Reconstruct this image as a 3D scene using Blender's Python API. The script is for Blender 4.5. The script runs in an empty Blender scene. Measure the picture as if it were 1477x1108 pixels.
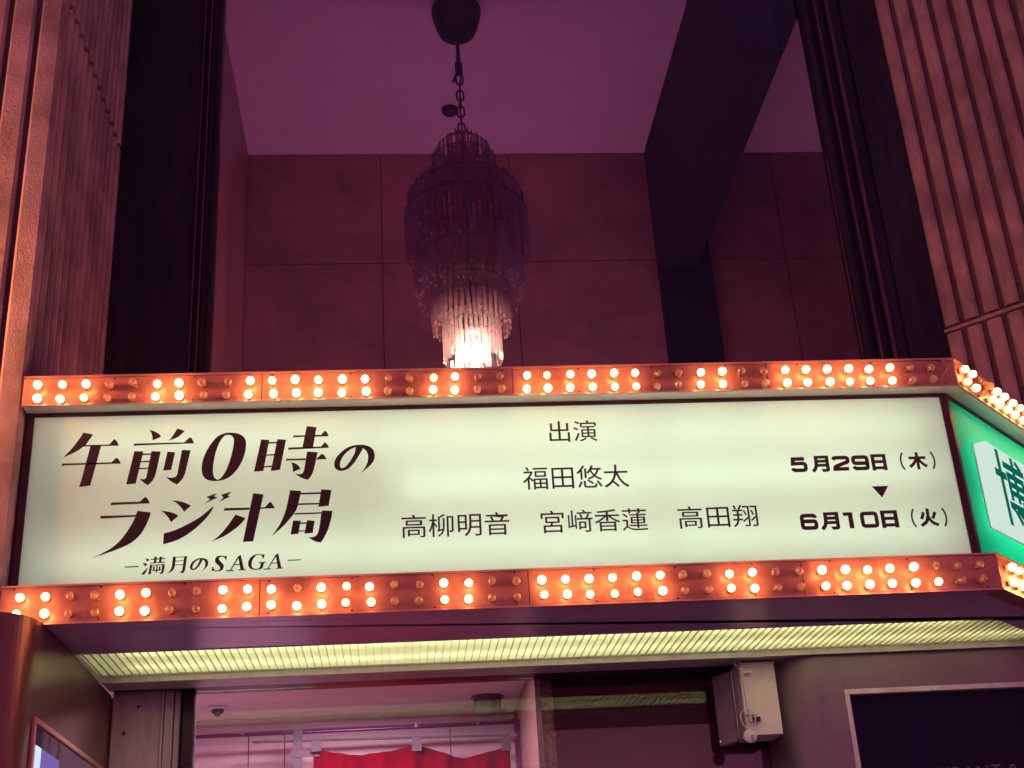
import bpy, math, random
from mathutils import Matrix, Vector
from mathutils.geometry import tessellate_polygon
random.seed(7)
S = bpy.context.scene
COL = S.collection
# ------------------------------------------------------------------ camera
cd = bpy.data.cameras.new('camera'); cam = bpy.data.objects.new('camera', cd); COL.objects.link(cam)
cd.sensor_width = 36; cd.lens = 46.346; cd.clip_start = .05; cd.clip_end = 500
_p, _y, _r = (math.radians(a) for a in (24.514, -5.7615, -3.614))
_A = Matrix(((1, 0, 0), (0, 0, -1), (0, 1, 0)))
_Y = Matrix(((math.cos(_y), math.sin(_y), 0), (-math.sin(_y), math.cos(_y), 0), (0, 0, 1)))
_P = Matrix(((1, 0, 0), (0, math.cos(_p), math.sin(_p)), (0, -math.sin(_p), math.cos(_p))))
_R = Matrix(((math.cos(_r), -math.sin(_r), 0), (math.sin(_r), math.cos(_r), 0), (0, 0, 1)))
_M = _R @ _P @ _A @ _Y
cam.matrix_world = Matrix.Translation((0, -5, 1.6)) @ Matrix((_M[0], -_M[1], -_M[2])).transposed().to_4x4()
S.camera = cam
# ------------------------------------------------------------------ night sky glow
CITY = (1, .28, .50); SKY = (.09, .03, .12); CITY_STRENGTH = 1.3
w = bpy.data.worlds.new('World'); S.world = w; w.use_nodes = True
_nt = w.node_tree; bg = _nt.nodes['Background']; bg.inputs[1].default_value = CITY_STRENGTH
# lit street fronts up to about 25 degrees, dark night sky above them
_tc = _nt.nodes.new('ShaderNodeTexCoord'); _sx = _nt.nodes.new('ShaderNodeSeparateXYZ'); _rp = _nt.nodes.new('ShaderNodeValToRGB')
_nt.links.new(_tc.outputs['Generated'], _sx.inputs[0]); _nt.links.new(_sx.outputs[2], _rp.inputs[0]); _nt.links.new(_rp.outputs[0], bg.inputs[0])
_e = _rp.color_ramp.elements; _e[0].position = .05; _e[0].color = (*CITY, 1); _e[1].position = .27; _e[1].color = (*SKY, 1)
# ------------------------------------------------------------------ exposure
S.view_settings.view_transform = 'Standard'; S.view_settings.look = 'None'
S.view_settings.exposure = 0; S.view_settings.gamma = 1; S.view_settings.use_curve_mapping = False
S.render.engine = 'CYCLES'
cy = S.cycles
cy.use_denoising = True; cy.max_bounces = 8; cy.diffuse_bounces = 4; cy.glossy_bounces = 4
cy.transmission_bounces = 8; cy.transparent_max_bounces = 40
cy.caustics_reflective = False; cy.caustics_refractive = False
cy.sample_clamp_indirect = 4; cy.use_light_tree = True
# lamp strengths, those of the added unseen lamps last
BULB = 38.0; TUBE = 112.0; LOUVRE = 10.5; GREEN = 34.0; CHANDELIER = 130.0; LOBBY_FILL = 130.0; HALL_FILL = 38.0; LANTERN_FILL = 1000.0; ROOF_FILL = 16.0

# ------------------------------------------------------------------ materials
def new_mat(name):
    m = bpy.data.materials.new(name); m.use_nodes = True
    nt = m.node_tree; nt.nodes.clear()
    out = nt.nodes.new('ShaderNodeOutputMaterial')
    return m, nt, out
def mat(name, col, rough=.5, metal=0., var=.0, scale=6., bump=0., bscale=60., stretch=(1, 1, 1), rvar=0., spec=.5, col2=None, trans=0., ior=1.45, coat=0.):
    m, nt, out = new_mat(name); N = nt.nodes; L = nt.links
    b = N.new('ShaderNodeBsdfPrincipled'); L.new(b.outputs[0], out.inputs[0])
    b.inputs['Roughness'].default_value = rough; b.inputs['Metallic'].default_value = metal
    b.inputs['Specular IOR Level'].default_value = spec; b.inputs['IOR'].default_value = ior
    b.inputs['Transmission Weight'].default_value = trans; b.inputs['Coat Weight'].default_value = coat
    tc = N.new('ShaderNodeNewGeometry'); mp = N.new('ShaderNodeMapping'); mp.inputs['Scale'].default_value = stretch
    L.new(tc.outputs['Position'], mp.inputs[0])
    n = N.new('ShaderNodeTexNoise'); n.inputs['Scale'].default_value = scale; n.inputs['Detail'].default_value = 6
    n.inputs['Roughness'].default_value = .65
    L.new(mp.outputs[0], n.inputs['Vector'])
    c2 = col2 or tuple(max(0, c * (1 - var)) for c in col)
    r = N.new('ShaderNodeValToRGB'); r.color_ramp.elements[0].position = .35; r.color_ramp.elements[1].position = .68
    r.color_ramp.elements[0].color = (*c2, 1); r.color_ramp.elements[1].color = (*[min(1, c * (1 + var * .4)) for c in col], 1)
    L.new(n.outputs[0], r.inputs[0]); L.new(r.outputs[0], b.inputs['Base Color'])
    if rvar:
        mr = N.new('ShaderNodeMapRange'); mr.inputs[1].default_value = .3; mr.inputs[2].default_value = .7
        mr.inputs[3].default_value = max(.02, rough - rvar); mr.inputs[4].default_value = rough + rvar
        L.new(n.outputs[0], mr.inputs[0]); L.new(mr.outputs[0], b.inputs['Roughness'])
    if bump:
        n2 = N.new('ShaderNodeTexNoise'); n2.inputs['Scale'].default_value = bscale; n2.inputs['Detail'].default_value = 4
        L.new(mp.outputs[0], n2.inputs['Vector'])
        bp = N.new('ShaderNodeBump'); bp.inputs['Strength'].default_value = bump; bp.inputs['Distance'].default_value = .01
        L.new(n2.outputs[0], bp.inputs['Height']); L.new(bp.outputs[0], b.inputs['Normal'])
    return m
def emit(name, col, s):
    m, nt, out = new_mat(name); e = nt.nodes.new('ShaderNodeEmission')
    e.inputs[0].default_value = (*col, 1); e.inputs[1].default_value = s
    nt.links.new(e.outputs[0], out.inputs[0]); return m
def pane_mat(name, tint=(.93, .93, .93), ior=1.5, rough=.0, extra=0.):
    m, nt, out = new_mat(name); N = nt.nodes; L = nt.links
    t = N.new('ShaderNodeBsdfTransparent'); t.inputs[0].default_value = (*tint, 1)
    g = N.new('ShaderNodeBsdfGlossy'); g.inputs['Roughness'].default_value = rough; g.inputs[0].default_value = (1, 1, 1, 1)
    f = N.new('ShaderNodeFresnel'); f.inputs[0].default_value = ior
    a = N.new('ShaderNodeMath'); a.operation = 'ADD'; a.inputs[1].default_value = extra; a.use_clamp = True
    L.new(f.outputs[0], a.inputs[0])
    x = N.new('ShaderNodeMixShader'); L.new(a.outputs[0], x.inputs[0]); L.new(t.outputs[0], x.inputs[1]); L.new(g.outputs[0], x.inputs[2])
    L.new(x.outputs[0], out.inputs[0]); return m
def crystal_mat(name, col, glo=.18, tl=.30, ro=.12):
    m, nt, out = new_mat(name); N = nt.nodes; L = nt.links
    t = N.new('ShaderNodeBsdfTransparent'); t.inputs[0].default_value = (*col, 1)
    l = N.new('ShaderNodeBsdfTranslucent'); l.inputs[0].default_value = (*col, 1)
    g = N.new('ShaderNodeBsdfGlossy'); g.inputs['Roughness'].default_value = ro
    x = N.new('ShaderNodeMixShader'); x.inputs[0].default_value = tl; y = N.new('ShaderNodeMixShader'); y.inputs[0].default_value = glo
    L.new(t.outputs[0], x.inputs[1]); L.new(l.outputs[0], x.inputs[2]); L.new(x.outputs[0], y.inputs[1]); L.new(g.outputs[0], y.inputs[2])
    L.new(y.outputs[0], out.inputs[0]); return m
def translucent(name, col, gloss=.06, mixd=.25, streak=0.):
    m, nt, out = new_mat(name); N = nt.nodes; L = nt.links
    t = N.new('ShaderNodeBsdfTranslucent'); t.inputs[0].default_value = (*col, 1)
    d = N.new('ShaderNodeBsdfDiffuse'); d.inputs[0].default_value = (*col, 1)
    g = N.new('ShaderNodeBsdfGlossy'); g.inputs['Roughness'].default_value = .38
    x = N.new('ShaderNodeMixShader'); x.inputs[0].default_value = mixd
    y = N.new('ShaderNodeMixShader'); y.inputs[0].default_value = gloss
    L.new(t.outputs[0], x.inputs[1]); L.new(d.outputs[0], x.inputs[2])
    L.new(x.outputs[0], y.inputs[1]); L.new(g.outputs[0], y.inputs[2]); L.new(y.outputs[0], out.inputs[0]); return m

M = {}
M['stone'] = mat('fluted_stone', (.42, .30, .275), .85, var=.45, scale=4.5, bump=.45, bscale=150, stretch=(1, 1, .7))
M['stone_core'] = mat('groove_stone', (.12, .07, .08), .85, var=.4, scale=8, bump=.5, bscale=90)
M['bronze'] = mat('dark_bronze', (.030, .030, .042), .5, metal=.1, spec=.2, var=.4, scale=3, stretch=(3, 3, .4), rvar=.1)
M['bronze_light'] = mat('worn_bronze', (.16, .09, .10), .35, metal=.7, var=.4, scale=4, stretch=(3, 3, .5))
M['marble'] = mat('wall_stone', (.40, .20, .19), .45, var=.3, scale=1.6, bump=.08, bscale=30, rvar=.1)
M['joint'] = mat('wall_joint', (.15, .08, .08), .9)
M['plaster'] = mat('ceiling_plaster', (.78, .60, .80), .85, var=.06, scale=2)
M['beam'] = mat('dark_beam', (.010, .007, .012), .85, var=.4, scale=2)
M['copper'] = mat('copper_sheet', (.66, .30, .20), .38, metal=.30, col2=(.46, .18, .12), scale=9, rvar=.12, bump=.12, bscale=14)
M['edge'] = mat('strip_edge', (.75, .42, .32), .35, metal=.6, var=.2)
M['frame'] = mat('sign_frame', (.07, .022, .028), .4, metal=.3, var=.3, rvar=.1)
M['lip'] = mat('sign_lip', (.72, .70, .68), .5, var=.15, scale=3)
M['soffit'] = mat('soffit_metal', (.80, .54, .78), .30, metal=.25, var=.15, scale=1.3, rvar=.02)
M['housing'] = mat('housing_white', (.80, .80, .78), .7)
M['sign_back'] = mat('sign_back', (.09, .075, .065), .8)
M['roofing'] = mat('marquee_roof', (.12, .09, .09), .8, var=.3)
M['alum'] = mat('aluminium', (.72, .66, .68), .5, metal=.5, var=.2, scale=2, stretch=(6, 6, .6), rvar=.08)
M['alum_flat'] = mat('jamb_metal', (.74, .66, .66), .45, metal=.25, var=.25, scale=3, stretch=(4, 4, .6), rvar=.1)
M['dark'] = mat('dark_metal', (.05, .03, .045), .4, metal=.4, var=.3)
M['case'] = mat('case_metal', (.19, .075, .085), .36, metal=.5, var=.18, scale=2, rvar=.08, bump=.04, bscale=200)
M['board'] = mat('board_metal', (.22, .15, .21), .36, metal=.45, var=.18, scale=2, rvar=.08, bump=.04, bscale=200)
M['screen'] = mat('dark_screen', (.004, .003, .035), .3, var=.3, spec=.15)
M['dim_letter'] = mat('screen_letters', (.20, .13, .22), .5)
M['white'] = mat('white_metal', (.92, .90, .84), .42, var=.10, scale=4, bump=.05, bscale=20)
M['white_plastic'] = mat('white_plastic', (.82, .80, .80), .4, var=.05)
M['cover'] = mat('cover_plastic', (.36, .22, .36), .25, var=.2)
M['lobby'] = mat('lobby_wall', (.66, .46, .54), .55, var=.08, scale=1.5)
M['lobby_ceiling'] = mat('lobby_ceiling', (.78, .60, .64), .7, var=.04, scale=1)
M['maroon'] = mat('maroon_wall', (.20, .05, .09), .5, var=.25, scale=2)
M['red'] = mat('red_cloth', (.16, .0, .008), .9, var=.25, scale=5, bump=.2, bscale=300, spec=.0)
M['tab'] = mat('grey_tab', (.12, .085, .115), .8, var=.2)
M['rail'] = mat('rail_metal', (.16, .05, .14), .35, metal=.6)
M['rail_light'] = mat('rail_light', (.26, .20, .24), .4, metal=.4)
M['gold'] = mat('gold_brocade', (.42, .26, .18), .4, metal=.3, var=.8, scale=38, bump=.5, bscale=40, col2=(.16, .06, .12))
M['ink'] = mat('sign_ink', (.030, .004, .014), .55, var=.3, scale=2)
M['ink_grey'] = mat('date_ink', (.055, .012, .035), .55, var=.2)
M['green_ink'] = emit('green_ink_backlit', (.0, .16, .10), .8)
M['panel'] = translucent('opal_acrylic', (.86, .92, .80))
M['green'] = translucent('green_acrylic', (.02, .64, .45), gloss=.05)
M['box'] = emit('opal_box', (.82, 1, .88), .78)
M['louvre'] = translucent('prismatic_diffuser', (.93, .92, .74), gloss=.04)
M['fin'] = mat('louvre_fin', (.62, .60, .36), .5)
M['tube'] = emit('sign_tube', (.84, 1, .96), TUBE)
M['tube_louvre'] = emit('louvre_tube', (1, .99, .80), LOUVRE)
M['tube_green'] = emit('side_tube', (.9, 1, .9), GREEN)
M['bulb_on'] = emit('bulb_lit', (1, .40, .13), BULB)
M['bulb_neck'] = emit('bulb_neck_glow', (1, .30, .10), BULB * .06)
M['bulb_dim'] = emit('bulb_filament', (1, .42, .12), 3.2)
M['bulb_glass'] = crystal_mat('clear_bulb', (1, .78, .62), .14, .62, .05)
M['socket'] = mat('socket', (.42, .20, .13), .35, metal=.6)
M['crystal'] = crystal_mat('crystal_shaded', (.86, .68, .76), .12, .20, .05)  # darker tint above, paler below: the fall of lamplight put into the glass colour
M['crystal_part_lit'] = crystal_mat('crystal_part_lit', (.91, .76, .80), .16, .22, .05)
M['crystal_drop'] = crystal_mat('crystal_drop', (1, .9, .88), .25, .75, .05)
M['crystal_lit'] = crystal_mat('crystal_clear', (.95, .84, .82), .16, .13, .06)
M['chand_bulb'] = emit('chandelier_bulb', (1, .72, .52), CHANDELIER)
M['window'] = pane_mat('window_glass', (.90, .88, .92), 1.30)
M['door_glass'] = pane_mat('door_glass', (.90, .88, .90), 1.38, 0, .01)
M['case_glass'] = mat('case_glass', (.22, .11, .36), .08, var=.3, coat=1)
M['asphalt'] = mat('asphalt', (.055, .05, .055), .85, var=.3, scale=30, bump=.4, bscale=200)
M['paving'] = mat('paving', (.60, .54, .57), .7, var=.2, scale=3, bump=.2, bscale=60)

# ------------------------------------------------------------------ mesh tools
class MB:
    def __init__(s): s.v = []; s.f = []; s.m = []; s.sm = []
    def add(s, v, f, mi=0, smooth=False):
        o = len(s.v); s.v += [tuple(p) for p in v]
        for q in f: s.f.append([i + o for i in q]); s.m.append(mi); s.sm.append(smooth)
        return s
    def box(s, x0, x1, y0, y1, z0, z1, mi=0):
        v = [(x, y, z) for z in (z0, z1) for y in (y0, y1) for x in (x0, x1)]
        return s.add(v, [(0, 2, 3, 1), (4, 5, 7, 6), (0, 1, 5, 4), (1, 3, 7, 5), (3, 2, 6, 7), (2, 0, 4, 6)], mi)
    def prism(s, pts, z0, z1, mi=0):            # plan polygon (counter-clockwise) raised from z0 to z1
        n = len(pts); v = [(x, y, z0) for x, y in pts] + [(x, y, z1) for x, y in pts]
        f = [tuple(range(n))[::-1], tuple(range(n, 2 * n))] + [(i, (i + 1) % n, (i + 1) % n + n, i + n) for i in range(n)]
        return s.add(v, f, mi)
    def tube(s, a, b, r0, r1=None, n=10, mi=0, caps=True):
        a = Vector(a); b = Vector(b); r1 = r0 if r1 is None else r1
        d = (b - a).normalized(); u = d.orthogonal().normalized(); w_ = d.cross(u)
        v = []
        for c, r in ((a, r0), (b, r1)):
            for i in range(n):
                t = 2 * math.pi * i / n; v.append(c + (u * math.cos(t) + w_ * math.sin(t)) * r)
        s.add(v, [(i, (i + 1) % n, (i + 1) % n + n, i + n) for i in range(n)], mi, True)
        if caps: s.add(v, [tuple(range(n))[::-1], tuple(range(n, 2 * n))], mi)
        return s
    def lathe(s, prof, n=16, mi=0, smooth=True, c=(0, 0, 0), ax='Z', mids=None):
        v = []
        for r, h in prof:
            for i in range(n):
                t = 2 * math.pi * i / n; a, b = r * math.cos(t), r * math.sin(t)
                v.append((c[0] + a, c[1] + b, c[2] + h) if ax == 'Z' else (c[0] + a, c[1] - h, c[2] + b))
        o = len(s.v); s.v += v
        for k in range(len(prof) - 1):
            for i in range(n):
                j = (i + 1) % n; s.f.append([o + k * n + i, o + k * n + j, o + (k + 1) * n + j, o + (k + 1) * n + i])
                s.m.append(mids[k] if mids else mi); s.sm.append(smooth)
        return s
    def torus(s, c, R, r, sx, ax, n=14, k=6, mi=0):     # chain link: R across, sx extra half-length along z, ax = plane dir (0 = xz, 1 = yz)
        v = []
        for i in range(n):
            t = 2 * math.pi * i / n; ux, uz = math.cos(t), math.sin(t)
            for j in range(k):
                q = 2 * math.pi * j / k; rr = R + r * math.cos(q); a = rr * ux; z = rr * uz + (sx if uz > 0 else -sx); p = r * math.sin(q)
                v.append((c[0] + (a if ax == 0 else p), c[1] + (p if ax == 0 else a), c[2] + z))
        return s.add(v, [(i * k + j, i * k + (j + 1) % k, ((i + 1) % n) * k + (j + 1) % k, ((i + 1) % n) * k + j) for i in range(n) for j in range(k)], mi, True)
    def mesh(s, name, mats):
        me = bpy.data.meshes.new(name); me.from_pydata(s.v, [], s.f)
        for m in (mats if isinstance(mats, (list, tuple)) else [mats]): me.materials.append(M[m] if isinstance(m, str) else m)
        me.polygons.foreach_set('material_index', s.m); me.polygons.foreach_set('use_smooth', s.sm)
        me.update(); return me
def link(name, me, parent=None, loc=None, rot=None):
    o = bpy.data.objects.new(name, me); COL.objects.link(o)
    if loc: o.location = loc
    if rot: o.rotation_euler = rot
    if parent: o.parent = parent
    return o
def part(name, mb, mats, parent, loc=None, rot=None, bevel=0., stuff=False, label=None):
    o = link(name, mb.mesh(name, mats), parent, loc, rot)
    if bevel:
        b = o.modifiers.new('bevel', 'BEVEL'); b.width = bevel; b.segments = 2; b.limit_method = 'ANGLE'
    if stuff: o['kind'] = 'stuff'
    if label: o['label'] = label
    return o
def thing(name, label, cat, loc=(0, 0, 0), group=None):
    o = link(name, None, None, loc); o.empty_display_size = .2
    o['label'] = label; o['category'] = cat
    if group: o['group'] = group
    return o
def struct(name, mb, mats):
    o = link(name, mb.mesh(name, mats)); o['kind'] = 'structure'; return o
def B(*a): return MB().box(*a)

# ================================================================== street
struct('road', B(-40, 40, -40, -9.0, -.12, -.10), 'asphalt')
struct('pavement', MB().box(-40, 40, -9.0, 1.30, -.2, 0.0).box(-1.3, 1.9, 1.30, 1.5, -.2, -.004), 'paving')

# ================================================================== building
bld = thing('theatre_building', 'theatre facade of fluted stone piers round a tall bronze framed window', 'building', (0, 1.4, 0))
def bpart(name, mb, mats, parent=None, **k):       # geometry is given in world metres
    o = part(name, mb, mats, parent or bld, **k)
    o.location = (-bld.location.x, -bld.location.y, -bld.location.z) if parent is None else (0, 0, 0)
    return o
# left pier with flutes on its front and inner side
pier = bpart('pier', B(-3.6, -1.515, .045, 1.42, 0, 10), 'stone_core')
x = -1.49
segs = [(3.0, 6.005), (6.035, 9.0)]
def rib_mesh(wd, dp, h):
    m = MB(); c = .012; hw = wd / 2
    pts = [(-hw, 0), (-hw, -dp + c), (-hw + c, -dp), (hw - c, -dp), (hw, -dp + c), (hw, 0)]
    m.prism(pts[::-1] if False else pts, 0, h); return m
for z0, z1 in segs:
    me = rib_mesh(.102, .028, z1 - z0).mesh('rib', 'stone')
    for k in range(14):
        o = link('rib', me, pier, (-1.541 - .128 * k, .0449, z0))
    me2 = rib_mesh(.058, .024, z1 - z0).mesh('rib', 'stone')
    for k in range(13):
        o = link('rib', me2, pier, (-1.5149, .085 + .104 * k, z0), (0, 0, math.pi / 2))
# right splayed pier
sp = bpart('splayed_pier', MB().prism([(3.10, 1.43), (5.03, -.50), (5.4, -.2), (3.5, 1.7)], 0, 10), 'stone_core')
dx, dy = math.sqrt(.5), -math.sqrt(.5)
for z0, z1 in ((0, 2.97), (3.0, 4.775), (4.825, 9.0)):
    me = rib_mesh(.083, .026, z1 - z0).mesh('rib', 'stone')
    for k in range(6 if z0 == 0 else 0, 22):
        t = .03 + .115 * k + .04
        link('rib', me, sp, (3.10 + dx * t, 1.43 + dy * t, z0), (0, 0, math.radians(-45)))
bpart('string_course', MB().prism([(3.085, 1.415), (5.015, -.515), (5.03, -.50), (3.10, 1.43)], 4.79, 4.81), 'stone')
# bronze window frame (plane Y 1.41)
bpart('window_jamb', B(-1.512, -1.07, 1.40, 1.50, 3.9, 8.6), 'bronze')
bpart('window_jamb', B(2.88, 3.15, 1.40, 1.50, 3.9, 8.6), 'bronze')
for xa, xb, ya, m in ((-1.068, -1.058, 1.385, 'bronze_light'), (-1.055, -1.035, 1.42, 'bronze'), (-1.032, -1.022, 1.39, 'bronze_light'), (-1.02, -.985, 1.425, 'bronze'), (-.983, -.96, 1.40, 'bronze'),
                      (2.63, 2.66, 1.40, 'bronze'), (2.663, 2.70, 1.43, 'bronze'), (2.703, 2.718, 1.385, 'bronze_light'), (2.72, 2.775, 1.43, 'bronze'), (2.778, 2.80, 1.39, 'bronze_light'), (2.803, 2.877, 1.42, 'bronze')):
    bpart('window_moulding', B(xa, xb, ya, 1.50, 3.95, 8.6), m, bevel=.002)
pane = bpart('window_pane', B(-.9596, 2.6296, 1.455, 1.463, 3.9, 8.6), 'window')
bpart('window_head', B(-1.5, 3.1, 1.40, 1.60, 8.6, 10), 'bronze')
# hall behind the window
bpart('hall_ceiling', B(-1.3, 4.4, 1.5, 4.4, 7.944, 8.1), 'plaster')
bw = bpart('hall_back_wall', B(-1.3, 4.4, 4.215, 4.4, 3.3, 7.944), 'joint')
xs = [-1.13, -.048, 1.02, 2.174, 3.25, 4.3]; zs = [3.45, 4.75, 5.83, 6.90, 7.944]
for i in range(5):
    for j in range(4):
        link('stone_panel', B(xs[i] + .004, xs[i + 1] - .004, 4.2, 4.2149, zs[j] + .004, zs[j + 1] - .004).mesh('stone_panel', 'marble'), bw)
bpart('hall_side_wall', B(-1.29, -1.13, 1.5, 4.2, 3.4, 7.943), 'marble')
bpart('hall_side_wall', B(4.3, 4.4, 1.5, 4.2, 3.4, 7.943), 'marble')
bpart('hall_beam', B(2.17, 2.47, 1.5, 4.12, 6.78, 7.943), 'beam')
bpart('beam_flange', B(2.4702, 3.01, 1.5, 4.15, 7.90, 7.943), 'beam')
bpart('hall_column', B(2.174, 2.60, 4.12, 4.199, 3.4, 7.943), 'beam')
bpart('hall_floor', B(-1.3, 4.4, 1.5, 4.4, 3.28, 3.4), 'beam')
# unseen troughs added on the hall floor to brighten the hall
for xa, xb in ((-.9, 1.9), (2.8, 4.1)):
    hu = thing('hall_fill_light', 'long unseen floor lamp added to light the %s of the hall behind the window' % ('main bay' if xa < 0 else 'side bay'), 'lamp', ((xa + xb) / 2, 3.55, 3.401), 'added trough lamps on the hall floor')
    hw = (xb - xa) / 2
    part('trough', MB().box(-hw, hw, -.08, -.06, 0, .10).box(-hw, hw, .06, .08, 0, .10).box(-hw, hw, -.0599, .0599, 0, .02), 'dark', hu)
    part('lamp', B(-hw + .01, hw - .01, -.05, .05, .03, .05), emit('hall_fill_lamp', (1, .30, .58), HALL_FILL * (1 if xa < 0 else .3)), hu)
# lobby
lob = bpart('lobby_back_wall', B(-1.45, 1.9, 2.925, 3.05, 0, 3.1), 'joint')
for a, b in ((-1.45, -.870), (-.864, -.663), (-.657, .30), (.306, .686)):
    link('wall_panel', B(a, b, 2.91, 2.9249, .02, 3.095).mesh('wall_panel', 'lobby'), lob)
bpart('lobby_cornice', B(-1.43, .684, 2.86, 2.909, 3.03, 3.098), 'lobby')
bpart('lobby_ceiling', B(-1.45, 1.9, 1.43, 3.05, 3.1, 3.25), 'lobby_ceiling')
bpart('lobby_side_wall', B(-1.6, -1.44, 1.43, 3.0, 0, 3.1), 'lobby')
bpart('lobby_floor', B(-1.45, 1.9, 1.5, 3.0, -.05, 0), 'paving')
bpart('partition', B(.688, .75, 1.42, 2.92, 0, 3.099), 'gold')
bpart('maroon_wall', B(.755, 1.9, 1.62, 1.72, 0, 3.099), 'maroon')
bpart('maroon_end_wall', B(1.85, 1.9, 1.43, 1.62, 0, 3.099), 'maroon')
# entrance
ent = thing('entrance_glazing', 'metal framed glass entrance doors under the lit marquee', 'entrance', (0, 1.38, 0))
def epart(name, mb, mats, **k):
    o = part(name, mb, mats, ent, **k); o.location = (0, -1.38, 0); return o
epart('jamb_plate', B(-1.318, -1.095, 1.30, 1.42, 0, 2.952), 'alum_flat', bevel=.003)
for xa, xb, ya, m in ((-1.093, -1.083, 1.285, 'alum'), (-1.081, -1.05, 1.31, 'alum'), (-1.048, -1.040, 1.29, 'alum'), (-1.037, -1.012, 1.32, 'alum'), (-1.010, -1.002, 1.30, 'dark'), (-1.0, -.95, 1.33, 'dark')):
    epart('jamb_profile', B(xa, xb, ya, 1.42, 0, 2.952), m, bevel=.0015)
for xx, zz in ((-1.20, 2.88), (-1.26, 2.76)):
    epart('screw', MB().lathe([(0, .004), (.006, .004), (.008, 0)], 10, c=(xx, 1.2995, zz), ax='Y'), 'dark')
epart('door_head', B(-1.318, 1.9, 1.20, 1.43, 2.953, 3.03), 'dark')
epart('door_pane', B(-.9496, .6596, 1.376, 1.384, .02, 2.9526), 'door_glass')
epart('mullion', B(.66, .687, 1.37, 1.40, 0, 2.9526), 'rail_light', bevel=.002)
epart('side_pane', B(.6874, 1.80, 1.376, 1.384, .02, 2.9526), 'door_glass')
epart('ceiling_bar', B(-1.318, 3.3, 1.012, 1.198, 2.934, 2.96), 'alum', bevel=.004)

# things in the lobby
def rail(name, label, a, b, r, m):
    t = thing(name, label, 'rail', ((a[0] + b[0]) / 2, a[1], a[2]))
    return t
r1 = thing('hanging_rail', 'thick dark rail running across the lobby above the red curtain', 'rail', (0, 2.6, 2.965))
part('rod', MB().tube((-1.4, 0, -.005), (.66, 0, 0.0), .010), 'rail', r1)
for xx in (-.866, .10, .45): part('rail_clip', B(xx - .007, xx + .007, -.013, .013, -.006, .016), 'rail_light', r1)
part('post', B(.655, .685, -.015, .015, -2.965, .012), 'rail', r1)
r2 = thing('curtain_rail', 'thin pale rail that carries the red curtain tabs', 'rail', (0, 2.58, 2.905))
part('rod', MB().tube((-.81, 0, .012), (.655, 0, -.014), .007), 'tab', r2)
part('end_cap', B(.62, .665, -.012, .012, -.025, -.004), 'rail_light', r2)
part('bracket_post', B(-.585, -.535, -.012, .012, -.14, .075), 'tab', r2)
part('bracket_arm', B(-.60, -.44, -.016, -.0125, -.085, -.045), 'tab', r2)
part('bracket_stem', B(-.573, -.545, -.010, .010, -.9, -.1405), 'tab', r2)
cu = thing('noren_curtain', 'red split shop curtain sagging between grey tabs inside the glass door', 'curtain', (0, 2.56, 2.8))
px = [(-.47, 2.868), (-.42, 2.855), (-.36, 2.835), (-.28, 2.822), (-.2, 2.818), (-.12, 2.822), (-.02, 2.838), (.08, 2.852), (.13, 2.852), (.19, 2.83), (.25, 2.805), (.31, 2.782), (.36, 2.776), (.42, 2.782), (.48, 2.795), (.55, 2.815), (.62, 2.83)]
cm = MB(); v = []
N_ = 64
def top(xv):
    for (a, za), (b, zb) in zip(px, px[1:]):
        if a <= xv <= b: return za + (zb - za) * (xv - a) / (b - a)
    return px[-1][1]
for i in range(N_ + 1):
    xv = -.47 + 1.09 * i / N_
    yv = .02 * math.sin(i * .55) + .008 * math.sin(i * 1.3)
    for z in (top(xv), 2.5, 1.9): v.append((xv, yv, z - 2.8))
cm.add(v, [(i * 3 + j, i * 3 + j + 1, i * 3 + j + 4, i * 3 + j + 3) for i in range(N_) for j in range(2)], 0, True)
c_ = part('cloth', cm, 'red', cu); sd = c_.modifiers.new('thick', 'SOLIDIFY'); sd.thickness = .003
for xx, z0, z1 in ((-.455, 2.842, 2.90), (.10, 2.82, 2.895), (.60, 2.80, 2.885)):
    part('hanging_tab', B(xx - .027, xx + .027, -.028, -.022, z0 - 2.8, z1 - 2.8), 'tab', cu, bevel=.001)
sd_ = thing('smoke_detector', 'small round smoke detector on the lobby ceiling at the left', 'smoke detector', (-.995, 2.49, 3.0995))
part('base', MB().lathe([(.001, -.001), (.052, -.001), (.052, -.010), (.036, -.014)], 24), 'white_plastic', sd_)
part('sensor', MB().lathe([(.036, -.0142), (.032, -.034), (.018, -.036), (.016, -.048), (.001, -.048)], 20), 'tab', sd_)
dl = thing('dome_fitting', 'dark cylindrical fitting on the lobby ceiling near the glass partition', 'ceiling fitting', (.505, 2.52, 3.0995))
part('flange', MB().lathe([(.001, -.001), (.095, -.001), (.095, -.010), (.078, -.014)], 28), 'rail', dl)
part('body', MB().lathe([(.078, -.0142), (.074, -.07), (.06, -.10), (.001, -.104)], 24), 'tab', dl)
lm = thing('lobby_fill_light', 'round downlight added in the lobby ceiling, out of view, to light the lobby', 'lamp', (-.3, 1.75, 3.0995))  # unseen lamp added to brighten the lobby
part('trim', MB().lathe([(.24, -.001), (.26, -.012), (.27, -.001)], 24), 'white_plastic', lm)
part('lens', MB().lathe([(.0005, -.004), (.24, -.004)], 24), emit('lobby_fill_lens', (1, .74, .80), LOBBY_FILL), lm)
lm2 = thing('ceiling_sensor', 'small dark dome fixed to the high ceiling beside the chandelier chain', 'ceiling fitting', (.511, 3.583, 7.9435))
part('dome', MB().lathe([(.001, -.06), (.04, -.055), (.062, -.035), (.068, -.012), (.055, 0)], 20), 'dark', lm2)

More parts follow.
